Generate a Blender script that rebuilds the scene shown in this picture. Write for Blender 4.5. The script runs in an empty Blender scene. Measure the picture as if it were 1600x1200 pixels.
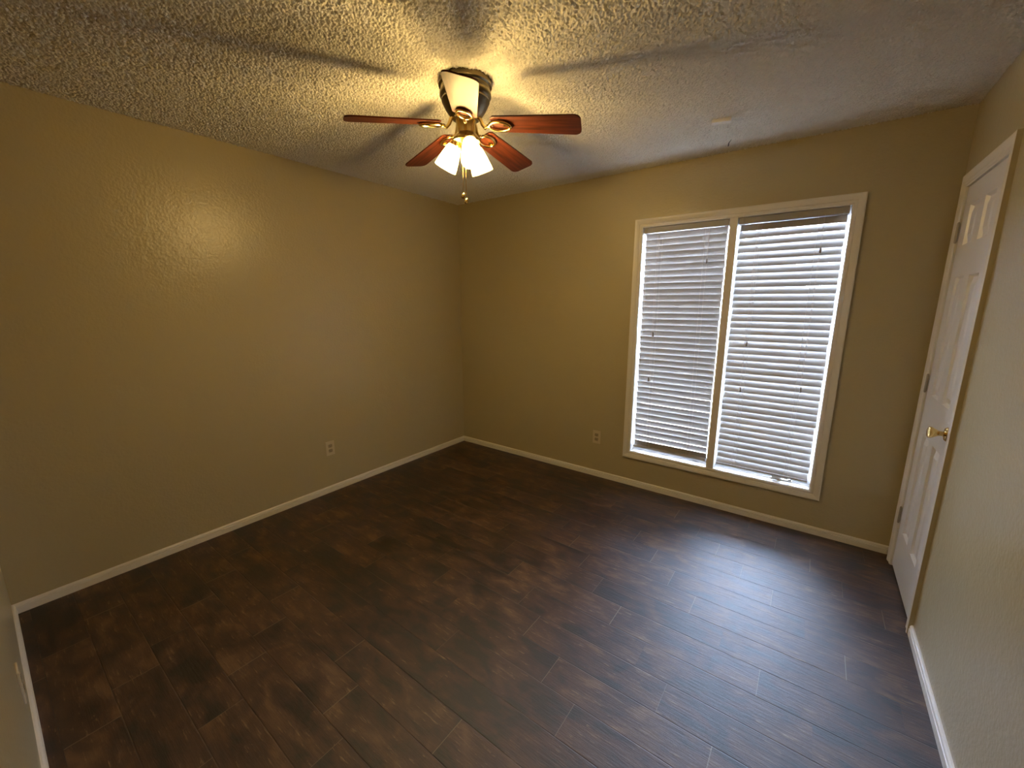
import bpy, bmesh, math, random
from mathutils import Vector, Matrix

SC = bpy.context.scene
COL = SC.collection
rad = math.radians
random.seed(7)

# ------------------------------------------------------------------ camera
W, L, H = 3.496, 3.191, 2.44          # room: x 0..W, y -L..0, z 0..H
CAM = Vector((2.9824, -3.1209, 1.4902))
YAW, PITCH, ROLL, FPX = 0.63903, 0.19765, -0.00116, 633.73
fw = Vector((-math.sin(YAW) * math.cos(PITCH), math.cos(YAW) * math.cos(PITCH), -math.sin(PITCH)))
rt0 = Vector((math.cos(YAW), math.sin(YAW), 0))
up0 = rt0.cross(fw)
rt = math.cos(ROLL) * rt0 + math.sin(ROLL) * up0
up = -math.sin(ROLL) * rt0 + math.cos(ROLL) * up0
cam_data = bpy.data.cameras.new('camera')
cam_data.sensor_width = 36.0
cam_data.lens = FPX / 1600 * 36
cam_data.clip_start = 0.01
cam = bpy.data.objects.new('camera', cam_data)
COL.objects.link(cam)
m = Matrix.Identity(4)
for i in range(3):
    m[i][0], m[i][1], m[i][2], m[i][3] = rt[i], up[i], -fw[i], CAM[i]
cam.matrix_world = m
SC.camera = cam

# ------------------------------------------------------------------ sky, exposure, daylight portal
world = bpy.data.worlds.new('sky')
SC.world = world
world.use_nodes = True
bg = world.node_tree.nodes['Background']
bg.inputs['Color'].default_value = (0.55, 0.68, 1.0, 1)
bg.inputs['Strength'].default_value = 140.0
SC.view_settings.view_transform = 'Standard'
SC.view_settings.look = 'None'
SC.view_settings.gamma = 1.0
SC.view_settings.exposure = 0.25
SC.view_settings.use_curve_mapping = False
LAMP = 7.0                            # brightness of the lit lamp glass
LAMP_COL = (1.0, 0.765, 0.35)

pl = bpy.data.lights.new('window_portal', 'AREA')
pl.shape = 'RECTANGLE'
pl.size, pl.size_y = 1.25, 1.80
pl.cycles.is_portal = True
po = bpy.data.objects.new('window_portal', pl)
COL.objects.link(po)
po.location = (2.473, 0.16, 1.165)
po.rotation_euler = (rad(-90), 0, 0)

# ------------------------------------------------------------------ materials
def mat(name, col=(0.8, 0.8, 0.8), rough=0.5, metal=0.0, spec=0.5, bump=None, emit=None, coat=0.0):
    mt = bpy.data.materials.new(name)
    mt.use_nodes = True
    nt = mt.node_tree
    b = nt.nodes['Principled BSDF']
    b.inputs['Base Color'].default_value = (*col, 1)
    b.inputs['Roughness'].default_value = rough
    b.inputs['Metallic'].default_value = metal
    b.inputs['Specular IOR Level'].default_value = spec
    b.inputs['Coat Weight'].default_value = coat
    if emit:
        b.inputs['Emission Color'].default_value = (*emit[0], 1)
        b.inputs['Emission Strength'].default_value = emit[1]
    if bump:
        scale, dist, det = bump
        tc = nt.nodes.new('ShaderNodeTexCoord')
        nz = nt.nodes.new('ShaderNodeTexNoise')
        nz.inputs['Scale'].default_value = scale
        nz.inputs['Detail'].default_value = det
        bp = nt.nodes.new('ShaderNodeBump')
        bp.inputs['Strength'].default_value = 1.0
        bp.inputs['Distance'].default_value = dist
        nt.links.new(tc.outputs['Object'], nz.inputs['Vector'])
        nt.links.new(nz.outputs['Fac'], bp.inputs['Height'])
        nt.links.new(bp.outputs['Normal'], b.inputs['Normal'])
    return mt

def wall_paint():
    mt = mat('wall_paint', (0.465, 0.392, 0.235), 0.28, 0, 0.42)
    nt = mt.node_tree
    N, K = nt.nodes, nt.links
    b = N['Principled BSDF']
    tc = N.new('ShaderNodeTexCoord')
    n1 = N.new('ShaderNodeTexNoise'); n1.inputs['Scale'].default_value = 75; n1.inputs['Detail'].default_value = 3
    n2 = N.new('ShaderNodeTexNoise'); n2.inputs['Scale'].default_value = 22; n2.inputs['Detail'].default_value = 2
    ad = N.new('ShaderNodeMath'); ad.operation = 'ADD'
    K.new(tc.outputs['Object'], n1.inputs['Vector']); K.new(tc.outputs['Object'], n2.inputs['Vector'])
    K.new(n1.outputs['Fac'], ad.inputs[0]); K.new(n2.outputs['Fac'], ad.inputs[1])
    bp = N.new('ShaderNodeBump'); bp.inputs['Distance'].default_value = 0.0015
    K.new(ad.outputs[0], bp.inputs['Height']); K.new(bp.outputs['Normal'], b.inputs['Normal'])
    return mt

def floor_mat():
    mt = mat('floor_planks', (0.03, 0.017, 0.009), 0.4, 0, 0.9)
    nt = mt.node_tree
    N, K = nt.nodes, nt.links
    b = N['Principled BSDF']
    b.inputs['IOR'].default_value = 1.5
    def math_(op, a, c=None, d=None):
        n = N.new('ShaderNodeMath'); n.operation = op
        for i, v in enumerate((a, c, d)):
            if v is None: continue
            if isinstance(v, (int, float)): n.inputs[i].default_value = v
            else: K.new(v, n.inputs[i])
        return n.outputs[0]
    tc = N.new('ShaderNodeTexCoord')
    sp = N.new('ShaderNodeSeparateXYZ'); K.new(tc.outputs['Object'], sp.inputs[0])
    x, y = sp.outputs[0], sp.outputs[1]
    PW, PL = 0.1475, 0.60
    ry = math_('DIVIDE', math_('ADD', y, 1.52), -PW)          # row number grows towards the camera
    row = math_('FLOOR', ry)
    fy = math_('FRACT', ry)
    wn = N.new('ShaderNodeTexWhiteNoise'); wn.noise_dimensions = '1D'; K.new(row, wn.inputs['W'])
    jit = math_('MULTIPLY', wn.outputs['Value'], 0.05)
    off = math_('ADD', math_('MULTIPLY', row, 0.155), math_('ADD', jit, 1.31))
    rx = math_('DIVIDE', math_('SUBTRACT', x, off), PL)
    cell = math_('FLOOR', rx)
    fx = math_('FRACT', rx)
    cv = N.new('ShaderNodeCombineXYZ'); K.new(row, cv.inputs[0]); K.new(cell, cv.inputs[1])
    pn = N.new('ShaderNodeTexWhiteNoise'); pn.noise_dimensions = '3D'; K.new(cv.outputs[0], pn.inputs['Vector'])
    pv = pn.outputs['Value']
    # grain coordinates: stretched along x, shifted for every plank
    gc = N.new('ShaderNodeCombineXYZ')
    K.new(math_('ADD', math_('MULTIPLY', x, 3.4), math_('MULTIPLY', pv, 37.0)), gc.inputs[0])
    K.new(math_('ADD', math_('MULTIPLY', y, 11.0), math_('MULTIPLY', pv, 91.0)), gc.inputs[1])
    g1 = N.new('ShaderNodeTexNoise'); g1.inputs['Scale'].default_value = 1.6; g1.inputs['Detail'].default_value = 6; g1.inputs['Roughness'].default_value = 0.6
    g1.inputs['Distortion'].default_value = 0.6
    K.new(gc.outputs[0], g1.inputs['Vector'])
    g2 = N.new('ShaderNodeTexNoise'); g2.inputs['Scale'].default_value = 7.0; g2.inputs['Detail'].default_value = 8; g2.inputs['Roughness'].default_value = 0.7
    gd = N.new('ShaderNodeCombineXYZ')
    K.new(math_('ADD', math_('MULTIPLY', x, 1.5), math_('MULTIPLY', pv, 53.0)), gd.inputs[0])
    K.new(math_('ADD', math_('MULTIPLY', y, 13.0), math_('MULTIPLY', pv, 71.0)), gd.inputs[1])
    K.new(gd.outputs[0], g2.inputs['Vector'])
    # blotches not stretched
    bc = N.new('ShaderNodeCombineXYZ')
    K.new(math_('ADD', x, math_('MULTIPLY', pv, 13.0)), bc.inputs[0]); K.new(math_('ADD', math_('MULTIPLY', y, 1.6), math_('MULTIPLY', pv, 29.0)), bc.inputs[1])
    g3 = N.new('ShaderNodeTexNoise'); g3.inputs['Scale'].default_value = 6.0; g3.inputs['Detail'].default_value = 6; g3.inputs['Distortion'].default_value = 0.8
    K.new(bc.outputs[0], g3.inputs['Vector'])
    t = math_('ADD', math_('MULTIPLY', g1.outputs['Fac'], 0.42), math_('ADD', math_('MULTIPLY', g3.outputs['Fac'], 0.58), math_('MULTIPLY', math_('SUBTRACT', pv, 0.5), 0.09)))
    rp = N.new('ShaderNodeValToRGB')
    e = rp.color_ramp.elements
    e[0].position, e[0].color = 0.40, (0.013, 0.0072, 0.004, 1)
    e[1].position, e[1].color = 0.66, (0.130, 0.064, 0.024, 1)
    q = e.new(0.48); q.color = (0.040, 0.0155, 0.0072, 1)
    q = e.new(0.56); q.color = (0.068, 0.028, 0.011, 1)
    K.new(t, rp.inputs['Fac'])
    # worn pale flecks along the grain
    fl = N.new('ShaderNodeValToRGB'); f = fl.color_ramp.elements
    f[0].position, f[0].color = 0.57, (0, 0, 0, 1); f[1].position, f[1].color = 0.70, (1, 1, 1, 1)
    K.new(g2.outputs['Fac'], fl.inputs['Fac'])
    flm = math_('MULTIPLY', fl.outputs['Color'], math_('GREATER_THAN', t, 0.50))
    mx = N.new('ShaderNodeMix'); mx.data_type = 'RGBA'
    K.new(math_('MULTIPLY', flm, 0.75), mx.inputs['Factor']); K.new(rp.outputs['Color'], mx.inputs['A']); mx.inputs['B'].default_value = (0.30, 0.19, 0.09, 1)
    # joints: pale worn short ends on some planks, thin dark long seams
    ends = math_('LESS_THAN', math_('MULTIPLY', math_('MINIMUM', fx, math_('SUBTRACT', 1.0, fx)), PL), 0.0016)
    ends = math_('MULTIPLY', ends, math_('MULTIPLY', math_('GREATER_THAN', pv, 0.4), pv))
    m2 = N.new('ShaderNodeMix'); m2.data_type = 'RGBA'
    K.new(ends, m2.inputs['Factor']); K.new(mx.outputs['Result'], m2.inputs['A']); m2.inputs['B'].default_value = (0.20, 0.145, 0.09, 1)
    sd = math_('MULTIPLY', math_('MINIMUM', fy, math_('SUBTRACT', 1.0, fy)), PW)
    seam = math_('LESS_THAN', sd, 0.0013)
    m3 = N.new('ShaderNodeMix'); m3.data_type = 'RGBA'
    nb = N.new('ShaderNodeTexNoise'); nb.inputs['Scale'].default_value = 3.0; K.new(tc.outputs['Object'], nb.inputs['Vector'])
    m3.inputs['B'].default_value = (0.010, 0.007, 0.005, 1)
    mB = N.new('ShaderNodeMix'); mB.data_type = 'RGBA'
    K.new(math_('GREATER_THAN', nb.outputs['Fac'], 0.52), mB.inputs['Factor']); mB.inputs['A'].default_value = (0.010, 0.007, 0.005, 1); mB.inputs['B'].default_value = (0.12, 0.08, 0.045, 1)
    K.new(mB.outputs['Result'], m3.inputs['B'])
    K.new(math_('MULTIPLY', seam, 0.4), m3.inputs['Factor']); K.new(m2.outputs['Result'], m3.inputs['A'])
    K.new(m3.outputs['Result'], b.inputs['Base Color'])
    # relief and gloss
    hgt = math_('ADD', math_('MULTIPLY', g2.outputs['Fac'], 1.0), math_('MULTIPLY', math_('MINIMUM', math_('DIVIDE', sd, 0.003), 1.0), 0.6))
    bp = N.new('ShaderNodeBump'); bp.inputs['Distance'].default_value = 0.0020
    K.new(hgt, bp.inputs['Height']); K.new(bp.outputs['Normal'], b.inputs['Normal'])
    K.new(math_('ADD', 0.43, math_('MULTIPLY', g3.outputs['Fac'], 0.16)), b.inputs['Roughness'])
    return mt

def wood_mat():
    mt = mat('cherry_wood', (0.2, 0.05, 0.02), 0.50, 0, 0.15, coat=0.0)
    nt = mt.node_tree
    N, K = nt.nodes, nt.links
    b = N['Principled BSDF']
    b.inputs['Coat Roughness'].default_value = 0.25
    tc = N.new('ShaderNodeTexCoord')
    mp = N.new('ShaderNodeMapping'); mp.inputs['Scale'].default_value = (4, 60, 4)
    nz = N.new('ShaderNodeTexNoise'); nz.inputs['Scale'].default_value = 1.0; nz.inputs['Detail'].default_value = 5
    rp = N.new('ShaderNodeValToRGB'); e = rp.color_ramp.elements
    e[0].position, e[0].color = 0.35, (0.034, 0.008, 0.004, 1)
    e[1].position, e[1].color = 0.70, (0.115, 0.027, 0.011, 1)
    K.new(tc.outputs['Object'], mp.inputs['Vector']); K.new(mp.outputs['Vector'], nz.inputs['Vector'])
    K.new(nz.outputs['Fac'], rp.inputs['Fac']); K.new(rp.outputs['Color'], b.inputs['Base Color'])
    return mt

M = {}
M['wall'] = wall_paint()
M['ceiling'] = mat('popcorn_ceiling', (0.82, 0.79, 0.72), 0.95, 0, 0.1, bump=(230, 0.003, 3))
M['floor'] = floor_mat()
M['trim'] = mat('white_trim_paint', (0.77, 0.73, 0.66), 0.36, 0, 0.5, bump=(60, 0.0006, 2))
M['door'] = mat('white_door_paint', (0.78, 0.77, 0.76), 0.30, 0, 0.5, bump=(90, 0.0003, 2))
M['slat'] = mat('white_blind_vinyl', (0.39, 0.37, 0.345), 0.45, 0, 0.4)
M['cord'] = mat('white_cord', (0.60, 0.56, 0.50), 0.8)
M['tassel'] = mat('grey_tassel', (0.22, 0.20, 0.18), 0.5)
M['sash'] = mat('white_sash', (0.80, 0.82, 0.84), 0.4)
M['chrome'] = mat('nickel_crank', (0.62, 0.60, 0.56), 0.28, 1.0)
M['hinge'] = mat('aged_hinge', (0.40, 0.36, 0.30), 0.4, 0.6)
M['brass'] = mat('antique_brass', (0.50, 0.36, 0.14), 0.24, 1.0)
M['bright_brass'] = mat('polished_brass', (0.72, 0.52, 0.20), 0.16, 1.0)
M['dark_metal'] = mat('dark_brass_housing', (0.15, 0.12, 0.07), 0.30, 1.0)
M['wood'] = wood_mat()
M['plastic'] = mat('ivory_plastic', (0.62, 0.53, 0.38), 0.4)
M['slot'] = mat('dark_slot', (0.03, 0.025, 0.02), 0.6)
M['receptacle'] = mat('receptacle_plastic', (0.36, 0.29, 0.19), 0.4)
M['shade'] = mat('frosted_lamp_glass', (0.9, 0.85, 0.75), 0.4, emit=(LAMP_COL, LAMP))
M['bulb'] = mat('lit_bulb', (0.9, 0.9, 0.9), 0.4, emit=(LAMP_COL, LAMP * 72))
M['block'] = mat('white_block', (0.80, 0.76, 0.68), 0.5)
M['curl'] = mat('dark_grey', (0.10, 0.10, 0.095), 0.6)
M['ground'] = mat('concrete', (0.60, 0.50, 0.37), 0.9, bump=(30, 0.002, 3))
M['fence'] = mat('weathered_fence', (0.40, 0.33, 0.26), 0.8, bump=(20, 0.002, 4))

nt_ = M['shade'].node_tree                     # frosted glass: part of the bulb's light passes straight through
mx_ = nt_.nodes.new('ShaderNodeMixShader'); tr_ = nt_.nodes.new('ShaderNodeBsdfTransparent')
tr_.inputs['Color'].default_value = (1.0, 0.93, 0.80, 1); mx_.inputs[0].default_value = 0.62
nt_.links.new(nt_.nodes['Principled BSDF'].outputs[0], mx_.inputs[1]); nt_.links.new(tr_.outputs[0], mx_.inputs[2])
nt_.links.new(mx_.outputs[0], nt_.nodes['Material Output'].inputs['Surface'])

def glass_mat():
    mt = bpy.data.materials.new('window_glass'); mt.use_nodes = True
    nt = mt.node_tree; nt.nodes.clear()
    o = nt.nodes.new('ShaderNodeOutputMaterial'); mx = nt.nodes.new('ShaderNodeMixShader')
    t = nt.nodes.new('ShaderNodeBsdfTransparent'); g = nt.nodes.new('ShaderNodeBsdfGlossy')
    fr = nt.nodes.new('ShaderNodeFresnel'); fr.inputs['IOR'].default_value = 1.45
    t.inputs['Color'].default_value = (0.95, 0.97, 0.96, 1); g.inputs['Roughness'].default_value = 0.02
    nt.links.new(fr.outputs[0], mx.inputs[0]); nt.links.new(t.outputs[0], mx.inputs[1]); nt.links.new(g.outputs[0], mx.inputs[2])
    nt.links.new(mx.outputs[0], o.inputs[0])
    return mt
M['glass'] = glass_mat()

# ------------------------------------------------------------------ helpers
def obj(name, bm, material, parent=None, smooth=False, loc=None):
    me = bpy.data.meshes.new(name)
    bmesh.ops.recalc_face_normals(bm, faces=bm.faces[:])
    bm.to_mesh(me); bm.free()
    if smooth:
        for p_ in me.polygons: p_.use_smooth = True
        try: me.set_sharp_from_angle(angle=rad(38))
        except Exception: pass
    me.materials.append(material)
    o = bpy.data.objects.new(name, me)
    COL.objects.link(o)
    if parent: o.parent = parent
    if loc: o.location = loc
    return o

def empty(name, loc=(0, 0, 0), parent=None):
    o = bpy.data.objects.new(name, None)
    o.empty_display_size = 0.05
    COL.objects.link(o); o.location = loc
    if parent: o.parent = parent
    return o

def tag(o, label, cat, group=None):
    o['label'] = label; o['category'] = cat
    if group: o['group'] = group
    return o

def struct(o):
    o['kind'] = 'structure'
    return o

def box(bm, x0, x1, y0, y1, z0, z1):
    v = [bm.verts.new((x, y, z)) for x in (x0, x1) for y in (y0, y1) for z in (z0, z1)]
    for f in ((0, 1, 3, 2), (4, 6, 7, 5), (0, 4, 5, 1), (2, 3, 7, 6), (0, 2, 6, 4), (1, 5, 7, 3)):
        bm.faces.new([v[i] for i in f])
    return v

def bevel_all(bm, w, seg=2):
    bmesh.ops.bevel(bm, geom=bm.edges[:], offset=w, segments=seg, affect='EDGES', profile=0.6)

def loops(bm, rings, closed=True, cap0=True, cap1=True, wrap=False):
    """rings: list of lists of points; skin them"""
    vs = [[bm.verts.new(p_) for p_ in r] for r in rings]
    n = len(vs[0])
    prs = list(zip(vs[:-1], vs[1:]))
    if wrap: prs.append((vs[-1], vs[0]))
    for a, b in prs:
        for i in range(n if closed else n - 1):
            j = (i + 1) % n
            try: bm.faces.new((a[i], a[j], b[j], b[i]))
            except ValueError: pass
    if not wrap:
        if cap0: bm.faces.new(vs[0])
        if cap1: bm.faces.new(vs[-1])
    return vs

def lathe(bm, prof, origin=(0, 0, 0), axis=(0, 0, 1), n=32, cap0=True, cap1=True, wrap=False):
    """prof: (radius, distance along axis)"""
    a = Vector(axis).normalized(); o = Vector(origin)
    t = a.orthogonal().normalized(); s = a.cross(t)
    rings = [[o + a * h + (t * math.cos(2 * math.pi * i / n) + s * math.sin(2 * math.pi * i / n)) * max(r, 1e-4) for i in range(n)] for r, h in prof]
    loops(bm, rings, True, cap0, cap1, wrap)

def tube(bm, pts, r, n=8, closed=False):
    pts = [Vector(p_) for p_ in pts]
    rings = []
    N = len(pts)
    prev = None
    for i, p_ in enumerate(pts):
        if closed: d = pts[(i + 1) % N] - pts[i - 1]
        else: d = pts[min(i + 1, N - 1)] - pts[max(i - 1, 0)]
        d.normalize()
        t = d.orthogonal().normalized() if prev is None else (prev - d * prev.dot(d)).normalized()
        prev = t; s = d.cross(t)
        rr = r[i] if isinstance(r, (list, tuple)) else r
        rings.append([p_ + (t * math.cos(2 * math.pi * k / n) + s * math.sin(2 * math.pi * k / n)) * rr for k in range(n)])
    loops(bm, rings, True, wrap=closed)

def frame_trim(bm, rect, prof, plane, sides='LTRB'):
    """mitred casing round rect=(u0,u1,v0,v1); prof=(offset outward, height off wall); plane(u,v,h)->xyz"""
    u0, u1, v0, v1 = rect
    def corner(su, sv):
        return [plane(u1 + o_ if su > 0 else u0 - o_, v1 + o_ if sv > 0 else v0 - o_, h_) for o_, h_ in prof]
    if sides == 'LTRB':
        loops(bm, [corner(-1, -1), corner(-1, 1), corner(1, 1), corner(1, -1)], True, wrap=True)
    else:  # three sides, legs run down to v0
        def foot(su): return [plane(u1 + o_ if su > 0 else u0 - o_, v0, h_) for o_, h_ in prof]
        loops(bm, [foot(-1), corner(-1, 1), corner(1, 1), foot(1)], True)

CASING = [(0.0, 0.0), (0.0, 0.010), (0.004, 0.013), (0.016, 0.0125), (0.019, 0.0095), (0.023, 0.0125), (0.040, 0.017), (0.050, 0.018), (0.055, 0.016), (0.056, 0.0)]

# ------------------------------------------------------------------ room shell
T = 0.14
b_ = bmesh.new(); box(b_, -T, W + T, -L - T, T, -0.08, 0.0); struct(obj('floor', b_, M['floor']))

b_ = bmesh.new()
nx, ny = 1200, 1100
grid = [[b_.verts.new((W * i / nx, -L * j / ny, H)) for j in range(ny + 1)] for i in range(nx + 1)]
for i in range(nx):
    for j in range(ny):
        b_.faces.new((grid[i][j], grid[i][j + 1], grid[i + 1][j + 1], grid[i + 1][j]))
me = bpy.data.meshes.new('ceiling'); b_.to_mesh(me); b_.free()
ceil = bpy.data.objects.new('ceiling', me); COL.objects.link(ceil); me.materials.append(M['ceiling'])
for p_ in me.polygons: p_.use_smooth = True
tx = bpy.data.textures.new('popcorn', 'CLOUDS'); tx.noise_scale = 0.0075; tx.noise_depth = 1; tx.contrast = 2.4
dm = ceil.modifiers.new('popcorn', 'DISPLACE'); dm.texture = tx; dm.texture_coords = 'GLOBAL'; dm.direction = 'Z'; dm.mid_level = 0.5; dm.strength = -0.0075
struct(ceil)
b_ = bmesh.new(); box(b_, -T, W + T, -L - T, T, H + 0.022, H + 0.10); slab = obj('ceiling_slab', b_, M['ceiling'], ceil)

b_ = bmesh.new(); box(b_, -T, 0, -L - T, T, 0, H + 0.01); struct(obj('wall_left', b_, M['wall']))
b_ = bmesh.new(); box(b_, 0, W, -L - T, -L, 0, H + 0.01); struct(obj('wall_front', b_, M['wall']))

# window opening
WX0, WX1, WZ0, WZ1 = 1.872, 3.074, 0.294, 2.036
b_ = bmesh.new()
box(b_, 0, WX0, 0, T, 0, H + 0.01); box(b_, WX1, W, 0, T, 0, H + 0.01)
box(b_, WX0, WX1, 0, T, 0, WZ0); box(b_, WX0, WX1, 0, T, WZ1, H + 0.01)
struct(obj('wall_back', b_, M['wall']))

# right wall with a recess for the closet door
DY0, DY1, DZ = -0.123, -0.702, 2.041
b_ = bmesh.new()
box(b_, W, W + T, DY0, T, 0, H + 0.01); box(b_, W, W + T, -L - T, DY1, 0, H + 0.01)
box(b_, W, W + T, DY1, DY0, DZ, H + 0.01); box(b_, W + 0.06, W + T, DY1, DY0, 0, DZ)
struct(obj('wall_right', b_, M['wall']))

# baseboards
BB = [(0.0, 0.0), (0.013, 0.0), (0.013, 0.032), (0.006, 0.0345), (0.006, 0.0365), (0.0115, 0.0385), (0.010, 0.045), (0.005, 0.050), (0.0, 0.051)]
def baseboard(name, p0, p1, nrm, m0=0, m1=0):
    p0, p1, nrm = Vector(p0), Vector(p1), Vector(nrm)
    d = (p1 - p0).normalized()
    bm = bmesh.new()
    loops(bm, [[p0 + nrm * t + d * (t * m0) + Vector((0, 0, z)) for t, z in BB], [p1 + nrm * t - d * (t * m1) + Vector((0, 0, z)) for t, z in BB]])
    return struct(obj(name, bm, M['trim']))
baseboard('baseboard_left', (0, -L, 0), (0, 0, 0), (1, 0, 0), 1, 1)
baseboard('baseboard_back', (0, 0, 0), (W, 0, 0), (0, -1, 0), 1, 1)
baseboard('baseboard_front', (0, -L, 0), (W, -L, 0), (0, 1, 0), 1, 1)
baseboard('baseboard_right', (W, DY1 - 0.057, 0), (W, -L, 0), (-1, 0, 0), 0, 1)

# ------------------------------------------------------------------ window
win = struct(empty('window_1', (2.473, 0, WZ0)))
def wpart(name, bm, material, parent=None, smooth=False):
    o = obj(name, bm, material, None, smooth)
    o.parent = parent or win
    o.matrix_parent_inverse = Matrix.Translation(-Vector((2.473, 0, WZ0)))
    return o
b_ = bmesh.new()
frame_trim(b_, (WX0, WX1, WZ0, WZ1), CASING, lambda u, v, h: Vector((u, -h, v)))
wpart('casing', b_, M['trim'])
b_ = bmesh.new()       # jamb lining
JT = 0.004
box(b_, WX0, WX0 + JT, -0.009, T, WZ0, WZ1); box(b_, WX1 - JT, WX1, -0.009, T, WZ0, WZ1)
box(b_, WX0 + JT, WX1 - JT, -0.009, T, WZ0, WZ0 + JT); box(b_, WX0 + JT, WX1 - JT, -0.009, T, WZ1 - JT, WZ1)
wpart('jamb', b_, M['trim'])
MX0, MX1 = 2.449, 2.498
b_ = bmesh.new()
box(b_, MX0, MX1, -0.006, T, WZ0 + JT, WZ1 - JT)
bevel_all(b_, 0.003, 2)
wpart('mullion', b_, M['trim'])
for x0, x1 in ((WX0 + JT, MX0), (MX1, WX1 - JT)):
    b_ = bmesh.new()
    s = 0.030
    z0, z1 = WZ0 + JT, WZ1 - JT
    box(b_, x0, x0 + s * 0.5, 0.085, 0.125, z0, z1); box(b_, x1 - s * 0.5, x1, 0.085, 0.125, z0, z1)
    box(b_, x0 + s * 0.5, x1 - s * 0.5, 0.085, 0.125, z0, z0 + 0.030); box(b_, x0 + s * 0.5, x1 - s * 0.5, 0.085, 0.125, z1 - 0.03, z1)
    sash = wpart('sash', b_, M['sash'])
    b_ = bmesh.new()
    box(b_, x0 + s * 0.5, x1 - s * 0.5, 0.103, 0.107, z0 + 0.030, z1 - 0.03)
    g_ = obj('pane', b_, M['glass'], sash)
# crank operator on the right sash
b_ = bmesh.new()
box(b_, 2.852, 2.975, 0.052, 0.082, WZ0 + JT, WZ0 + 0.014); bevel_all(b_, 0.004, 2)
lathe(b_, [(0.012, 0), (0.012, 0.014), (0.008, 0.020)], (2.90, 0.056, WZ0 + 0.010), (0, -0.5, 0.8), 16)
box(b_, 2.858, 2.902, 0.040, 0.056, WZ0 + 0.018, WZ0 + 0.032)
tube(b_, [(2.902, 0.046, WZ0 + 0.028), (2.925, 0.040, WZ0 + 0.034), (2.960, 0.040, WZ0 + 0.020)], 0.005, 10)
lathe(b_, [(0.004, 0), (0.009, 0.004), (0.009, 0.014), (0.004, 0.018)], (2.962, 0.046, WZ0 + 0.020), (0, -1, 0.2), 14)
wpart('crank', b_, M['chrome'], smooth=True)

# ------------------------------------------------------------------ blinds
def blind(x0, x1, label, ztop, zstep, n, tilt, railz, tassels, ladders, skew=0.0):
    """tilt>0: room-side edge up"""
    root = empty('window_blind', ((x0 + x1) / 2, 0.045, WZ1 - 0.005))
    inv = Matrix.Translation(-Vector(root.location))
    tag(root, label, 'blind', 'white window blinds')
    def part(name, bm, material, parent=None, smooth=False):
        o = obj(name, bm, material, None, smooth)
        o.parent = parent or root
        if parent is None: o.matrix_parent_inverse = inv
        return o
    YC = 0.045
    b_ = bmesh.new(); box(b_, x0 - 0.004, x1 + 0.004, 0.012, 0.062, WZ1 - 0.044, WZ1 - 0.0065); bevel_all(b_, 0.0015, 1)
    hr = part('headrail', b_, M['slat'])
    for xa, xb in ((x0 - 0.006, x0 + 0.020), (x1 - 0.020, x1 + 0.006)):
        b_ = bmesh.new(); box(b_, xa, xb, 0.008, 0.066, WZ1 - 0.046, WZ1 - 0.0045); bevel_all(b_, 0.001, 1)
        obj('bracket', b_, M['slat'], hr)
    rnd = random.Random(x0)
    b_ = bmesh.new()
    hw, th, cr = 0.0255, 0.0014, 0.0022
    for k in range(n):
        zc = ztop - zstep * k
        a = rad(tilt + rnd.uniform(-2.2, 2.2))
        e0, e1 = x0 + rnd.uniform(-0.002, 0.003), x1 + rnd.uniform(-0.003, 0.002)
        dz = rnd.uniform(-0.0012, 0.0012)
        prof = []
        for s_, off in ((1, th), (-1, -th)):
            pts = [-1, -0.6, 0, 0.6, 1] if s_ > 0 else [1, 0.6, 0, -0.6, -1]
            for u in pts:
                prof.append((u * hw, off + cr * (1 - u * u)))
        # u negative = room side.  rotate so room side goes up for a>0
        def P(x, u, h, z):
            return (x, YC + u * math.cos(a) + h * math.sin(a), z - u * math.sin(a) + h * math.cos(a))
        loops(b_, [[P(e0, u, h, zc) for u, h in prof], [P(e1, u, h, zc + dz) for u, h in prof]])
    part('slats', b_, M['slat'], smooth=True)
    b_ = bmesh.new(); box(b_, x0, x1, YC - 0.026, YC + 0.026, railz - 0.007, railz + 0.007); bevel_all(b_, 0.003, 2)
    part('bottom_rail', b_, M['slat'])
    zc_top = WZ1 - 0.044
    dy = hw * math.cos(rad(tilt)) + 0.004
    for lx in ladders:
        b_ = bmesh.new()
        for q in (-0.012, 0.012):
            tube(b_, [(lx + q, YC - dy, zc_top), (lx + q, YC - dy, railz + 0.006)], 0.0011, 6)
            tube(b_, [(lx + q, YC + dy, zc_top), (lx + q, YC + dy, railz + 0.006)], 0.0011, 6)
        part('ladder_cord', b_, M['cord'])
    for tx_, tz in tassels:
        b_ = bmesh.new(); tube(b_, [(tx_, 0.010, zc_top + 0.006), (tx_ + 0.001, 0.011, (zc_top + tz) / 2), (tx_, 0.010, tz + 0.012)], 0.0010, 6)
        pc = part('pull_cord', b_, M['cord'])
        b_ = bmesh.new(); lathe(b_, [(0.002, 0.016), (0.0045, 0.010), (0.0065, -0.012), (0.006, -0.017), (0.002, -0.018)], (tx_, 0.010, tz), (0, 0, 1), 12)
        obj('tassel', b_, M['tassel'], pc, True)
    return root
blind(1.888, 2.437, 'tan tinged white slatted blind in the left half of the window',
      1.966, 0.0445, 37, 69, 0.338, [(2.328, 1.771), (1.994, 1.255), (1.983, 0.905)], [2.00, 2.31])
blind(2.510, 3.056, 'bluish white slatted blind in the right half of the window above the crank',
      1.968, 0.0445, 37, -63.5, 0.338, [(2.952, 1.797), (2.623, 1.218), (2.615, 0.903), (2.952, 0.942)], [2.62, 2.935])

# ------------------------------------------------------------------ outside
b_ = bmesh.new(); box(b_, -8, 14, T + 0.01, 30, -0.40, -0.30); g_ = obj('ground_outside', b_, M['ground']); struct(g_)

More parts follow.
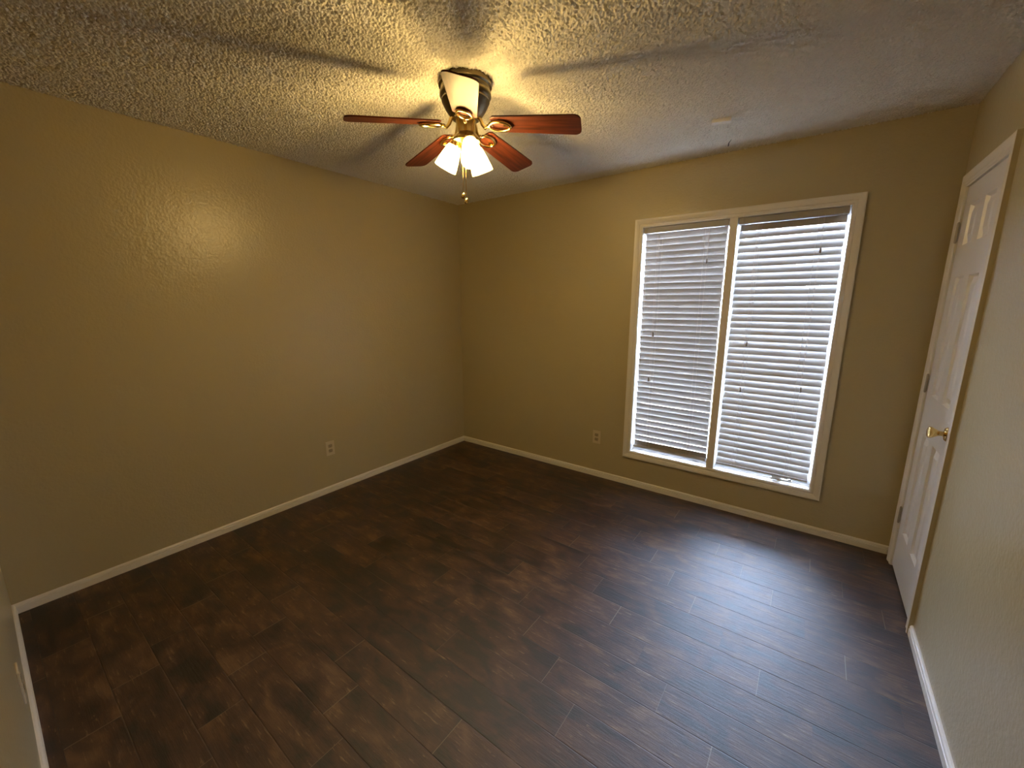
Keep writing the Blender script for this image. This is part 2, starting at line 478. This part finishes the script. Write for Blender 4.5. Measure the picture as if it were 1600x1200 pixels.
# ------------------------------------------------------------------ closet door
b_ = bmesh.new()
frame_trim(b_, (DY1, DY0, 0, DZ), CASING, lambda u, v, h: Vector((W - h, u, v)), 'LTR')
t1 = struct(obj('trim_1', b_, M['trim']))
t1.data.materials.append(M['wall'])             # outer edge of the near leg takes the wall material
for p_ in t1.data.polygons:
    if p_.normal.y < -0.8 and p_.center.y < DY1 - 0.05: p_.material_index = 1
b_ = bmesh.new()
for ya, yb in ((DY1, DY1 + 0.006), (DY0 - 0.006, DY0)):
    box(b_, W - 0.009, W + 0.06, ya, yb, 0, DZ)
box(b_, W - 0.009, W + 0.06, DY1 + 0.006, DY0 - 0.006, DZ - 0.006, DZ)
struct(obj('trim_2', b_, M['trim']))
door = struct(empty('door_1', (W, (DY0 + DY1) / 2, 0)))
dinv = Matrix.Translation(-Vector(door.location))
def dpart(name, bm, material, parent=None, smooth=False):
    o = obj(name, bm, material, None, smooth)
    o.parent = parent or door
    if parent is None: o.matrix_parent_inverse = dinv
    return o
ly0, ly1 = DY1 + 0.009, DY0 - 0.009        # leaf from near (low y) to far
lz0, lz1 = 0.012, DZ - 0.010
XF = W - 0.001
b_ = bmesh.new()
wl = ly1 - ly0
st, mid = 0.098, 0.085
pw = (wl - 2 * st - mid) / 2
ycut = [ly0, ly0 + st, ly0 + st + pw, ly0 + st + pw + mid, ly1 - st, ly1]
zcut = [lz0, 0.250, 0.820, 1.025, 1.610, 1.755, 1.935, lz1]
for i in range(5):
    for j in range(7):
        ya, yb, za, zb = ycut[i], ycut[i + 1], zcut[j], zcut[j + 1]
        if i in (1, 3) and j in (1, 3, 5):
            prof = [(0, 0), (0.008, 0.013), (0.014, 0.013), (0.042, 0.002), (0.044, 0.002)]
            rings = [[(XF + d, ya + o_, za + o_), (XF + d, yb - o_, za + o_), (XF + d, yb - o_, zb - o_), (XF + d, ya + o_, zb - o_)] for o_, d in prof]
            loops(b_, rings, True, cap0=False, cap1=True)
        else:
            b_.faces.new([b_.verts.new(q) for q in ((XF, ya, za), (XF, yb, za), (XF, yb, zb), (XF, ya, zb))])
bmesh.ops.remove_doubles(b_, verts=b_.verts[:], dist=1e-5)
# edges and back
XB = XF + 0.035
c = [(ly0, lz0), (ly1, lz0), (ly1, lz1), (ly0, lz1)]
bk = [b_.verts.new((XB, *q)) for q in c]; fr_ = [b_.verts.new((XF, *q)) for q in c]
b_.faces.new(bk)
for i in range(4): b_.faces.new((fr_[i], fr_[(i + 1) % 4], bk[(i + 1) % 4], bk[i]))
leaf = dpart('door_leaf', b_, M['door'])
for hz in (1.824, 1.072, 0.315):
    b_ = bmesh.new()
    hy = DY0 - 0.007
    lathe(b_, [(0.003, -0.050), (0.005, -0.046), (0.0055, -0.044), (0.0055, 0.044), (0.005, 0.046), (0.003, 0.050)], (W - 0.010, hy, hz), (0, 0, 1), 12)
    box(b_, W - 0.010, W - 0.004, hy - 0.002, hy + 0.002, hz - 0.042, hz + 0.042)
    dpart('hinge', b_, M['hinge'], smooth=True)
KY, KZ = -0.646, 0.928
b_ = bmesh.new()
lathe(b_, [(0.031, 0.0), (0.031, 0.003), (0.027, 0.008), (0.014, 0.011), (0.011, 0.013)], (XF, KY, KZ), (-1, 0, 0), 28)
rose = dpart('knob_rose', b_, M['bright_brass'], smooth=True)
b_ = bmesh.new()
lathe(b_, [(0.010, 0.010), (0.010, 0.022), (0.013, 0.030), (0.022, 0.044), (0.0255, 0.052), (0.025, 0.058), (0.018, 0.062), (0.0, 0.063)], (XF, KY, KZ), (-1, 0, 0), 28)
dpart('knob', b_, M['bright_brass'], smooth=True)

# ------------------------------------------------------------------ outlets
def outlet(loc, rz, label):
    root = empty('wall_outlet', loc)                     # local: plate in XZ plane, facing -Y
    root.rotation_euler = (0, 0, rz)
    tag(root, label, 'outlet', 'wall outlets')
    b_ = bmesh.new(); box(b_, -0.035, 0.035, -0.0055, 0.0, -0.057, 0.057); bevel_all(b_, 0.0018, 2)
    obj('cover_plate', b_, M['plastic'], root)
    for zc in (0.0195, -0.0195):
        b_ = bmesh.new()
        ring = []
        for i in range(24):
            a = 2 * math.pi * i / 24
            ring.append((max(-0.0165, min(0.0165, 0.0185 * math.cos(a))), max(-0.0135, min(0.0135, 0.0185 * math.sin(a)))))
        loops(b_, [[(x, -0.0050, z + zc) for x, z in ring], [(x, -0.0070, z + zc) for x, z in ring]])
        rc = obj('receptacle', b_, M['receptacle'], root)
        b_ = bmesh.new()
        box(b_, -0.0075, -0.0055, -0.0074, -0.0068, zc - 0.001, zc + 0.008); box(b_, 0.0055, 0.0075, -0.0074, -0.0068, zc - 0.001, zc + 0.007)
        lathe(b_, [(0.0027, 0.0068), (0.0027, 0.0074)], (0, 0, zc - 0.0065), (0, -1, 0), 12)
        obj('slots', b_, M['slot'], rc)
    b_ = bmesh.new(); lathe(b_, [(0.003, 0.0052), (0.003, 0.0064), (0.002, 0.0068)], (0, 0, 0), (0, -1, 0), 12)
    obj('screw', b_, M['plastic'], root)
    return root
outlet((0, -1.529, 0.361), rad(90), 'ivory outlet on the long left wall above its baseboard')
outlet((1.575, 0, 0.354), 0, 'ivory outlet on the back wall between the corner and the window')
outlet((1.075, -L, 0.300), rad(180), 'outlet seen edge on at the lower left beside the dark floor corner')

# ------------------------------------------------------------------ small things on the ceiling
b_ = bmesh.new(); box(b_, -0.046, 0.046, -0.017, 0.017, -0.020, 0.006); bevel_all(b_, 0.002, 2)
blk = obj('ceiling_block', b_, M['block'], None, loc=(2.455, -0.555, H))
blk.rotation_euler = (0, 0, rad(18))
tag(blk, 'small white rectangular block fixed to the ceiling near the window', 'block')
b_ = bmesh.new(); tube(b_, [(2.453, -0.225, H - 0.002), (2.435, -0.20, H - 0.012), (2.428, -0.165, H - 0.014), (2.420, -0.125, H - 0.004)], [0.001, 0.003, 0.0035, 0.002], 8)
tag(obj('curled_strip', b_, M['curl'], None, True), 'short dark curled strip hanging from the ceiling above the window', 'strip')  # dark curled mark, modelled by its look alone as a thin curl

# ------------------------------------------------------------------ ceiling fan
FX, FY = 1.620, -1.630
fan = empty('ceiling_fan', (FX, FY, H))
tag(fan, 'five blade cherry wood and brass ceiling fan with three lit glass lamp shades', 'ceiling fan')
def fpart(name, bm, material, parent=fan, smooth=True):
    return obj(name, bm, material, parent, smooth)
# coordinates below are relative to the ceiling point of the fan
b_ = bmesh.new()
lathe(b_, [(0.110, 0.012), (0.117, 0.010), (0.117, -0.019), (0.108, -0.024), (0.106, -0.034), (0.113, -0.044), (0.114, -0.056), (0.109, -0.064), (0.104, -0.070), (0.106, -0.078), (0.101, -0.088), (0.088, -0.112), (0.074, -0.132), (0.062, -0.146), (0.050, -0.152), (0.0, -0.153)], n=48)
fpart('motor_housing', b_, M['dark_metal'])
b_ = bmesh.new()
lathe(b_, [(0.0, -0.148), (0.046, -0.148), (0.046, -0.158), (0.043, -0.164), (0.043, -0.205), (0.050, -0.212), (0.058, -0.222), (0.064, -0.232), (0.062, -0.240), (0.045, -0.247), (0.020, -0.252), (0.012, -0.262), (0.008, -0.270), (0.0, -0.272)], n=40)
sw = fpart('switch_housing', b_, M['brass'])
BZ = -0.180            # height of the bracket rings; the blades droop outward from there
RR = 0.158
for k in range(5):
    a = rad(-49.6 + 72 * k)
    ca, sa = math.cos(a), math.sin(a)
    pit = rad(12)
    # blade frame: local X along the radius, Y tangential, tilted about X
    bm = bmesh.new()
    out = []
    r0, r1, w0, w1 = 0.122, 0.514, 0.052, 0.0645
    cr = 0.030
    out += [(r0, -w0 + 0.012), (r0 + 0.012, -w0)]
    for i in range(7):
        t = math.pi / 2 * i / 6
        out.append((r1 - cr + cr * math.sin(t), -w1 + cr - cr * math.cos(t)))
    for i in range(7):
        t = math.pi / 2 * i / 6
        out.append((r1 - cr + cr * math.cos(t), w1 - cr + cr * math.sin(t)))
    out += [(r0 + 0.012, w0), (r0, w0 - 0.012)]
    loops(bm, [[(x, y, -0.003) for x, y in out], [(x, y, 0.003) for x, y in out]])
    bl = fpart('blade', bm, M['wood'], smooth=False)
    bl.rotation_euler = (pit * -1, 0, 0)
    mtx = Matrix.Rotation(a, 4, 'Z') @ Matrix.Translation((RR, 0, BZ)) @ Matrix.Rotation(rad(6), 4, 'Y') @ Matrix.Rotation(-pit, 4, 'X') @ Matrix.Translation((-RR, 0, 0))
    minv = (Matrix.Rotation(a, 4, 'Z').inverted() @ mtx).inverted()
    bl.matrix_local = mtx
    # bracket: arm plus oval ring under the blade root, in blade coordinates
    bm = bmesh.new()
    cx, rx, ry = RR, 0.048, 0.031
    tube(bm, [(cx + rx * math.cos(2 * math.pi * i / 28), ry * math.sin(2 * math.pi * i / 28), -0.010) for i in range(28)], 0.0065, 10, closed=True)
    arm = [minv @ Vector(q) for q in ((0.048, 0, -0.140), (0.066, 0, -0.148), (0.078, 0, -0.176), (0.090, 0, -0.191))] + [Vector((0.100, 0, -0.011)), Vector((0.112, 0, -0.010))]
    tube(bm, arm, [0.009, 0.009, 0.008, 0.0075, 0.0075, 0.008], 10)
    box(bm, cx + rx - 0.030, cx + rx - 0.004, -0.006, 0.006, -0.0085, -0.003)
    br = fpart('blade_bracket', bm, M['bright_brass'], parent=bl)
# lamps
for az in (-33, 87, 207):
    a = rad(az)
    d = Vector((math.cos(a), math.sin(a), 0))
    ax = (d * math.sin(rad(28)) + Vector((0, 0, -1)) * math.cos(rad(28))).normalized()
    p0 = d * 0.046 + Vector((0, 0, -0.236))
    bm = bmesh.new()
    tube(bm, [d * 0.030 + Vector((0, 0, -0.232)), p0, p0 + ax * 0.012], 0.010, 12)
    lathe(bm, [(0.012, 0.0), (0.026, 0.004), (0.029, 0.012), (0.029, 0.020), (0.027, 0.022)], p0, ax, 24)
    so = fpart('lamp_socket', bm, M['bright_brass'])
    bm = bmesh.new()
    o_ = [(0.0255, 0.012), (0.031, 0.024), (0.038, 0.050), (0.044, 0.076), (0.049, 0.100), (0.052, 0.122)]
    i_ = [(r - 0.003, h) for r, h in reversed(o_)]
    i_[0] = (i_[0][0], i_[0][1])
    lathe(bm, o_ + i_, p0, ax, 24, wrap=True)
    fpart('lamp_shade', bm, M['shade'])
    bm = bmesh.new()
    lathe(bm, [(0.0, 0.020), (0.010, 0.022), (0.011, 0.040), (0.020, 0.062), (0.024, 0.080), (0.020, 0.096), (0.010, 0.104), (0.0, 0.106)], p0, ax, 14)
    fpart('bulb', bm, M['bulb'], parent=so)
# pull chains
for (ox, oy, zt, zb) in ((-0.020, -0.006, -0.262, -0.462), (-0.004, -0.004, -0.268, -0.487)):
    bm = bmesh.new(); tube(bm, [(ox, oy, -0.246), (ox, oy, (zt + zb) / 2), (ox, oy, zb)], 0.0014, 8)
    ch = fpart('pull_chain', bm, M['bright_brass'])
    bm = bmesh.new(); lathe(bm, [(0.002, 0.012), (0.005, 0.008), (0.009, -0.002), (0.0095, -0.008), (0.006, -0.013), (0.0, -0.014)], (ox, oy, zb), (0.35, 0.1, 1), 16)
    fpart('pull_knob', bm, M['bright_brass'], parent=ch)
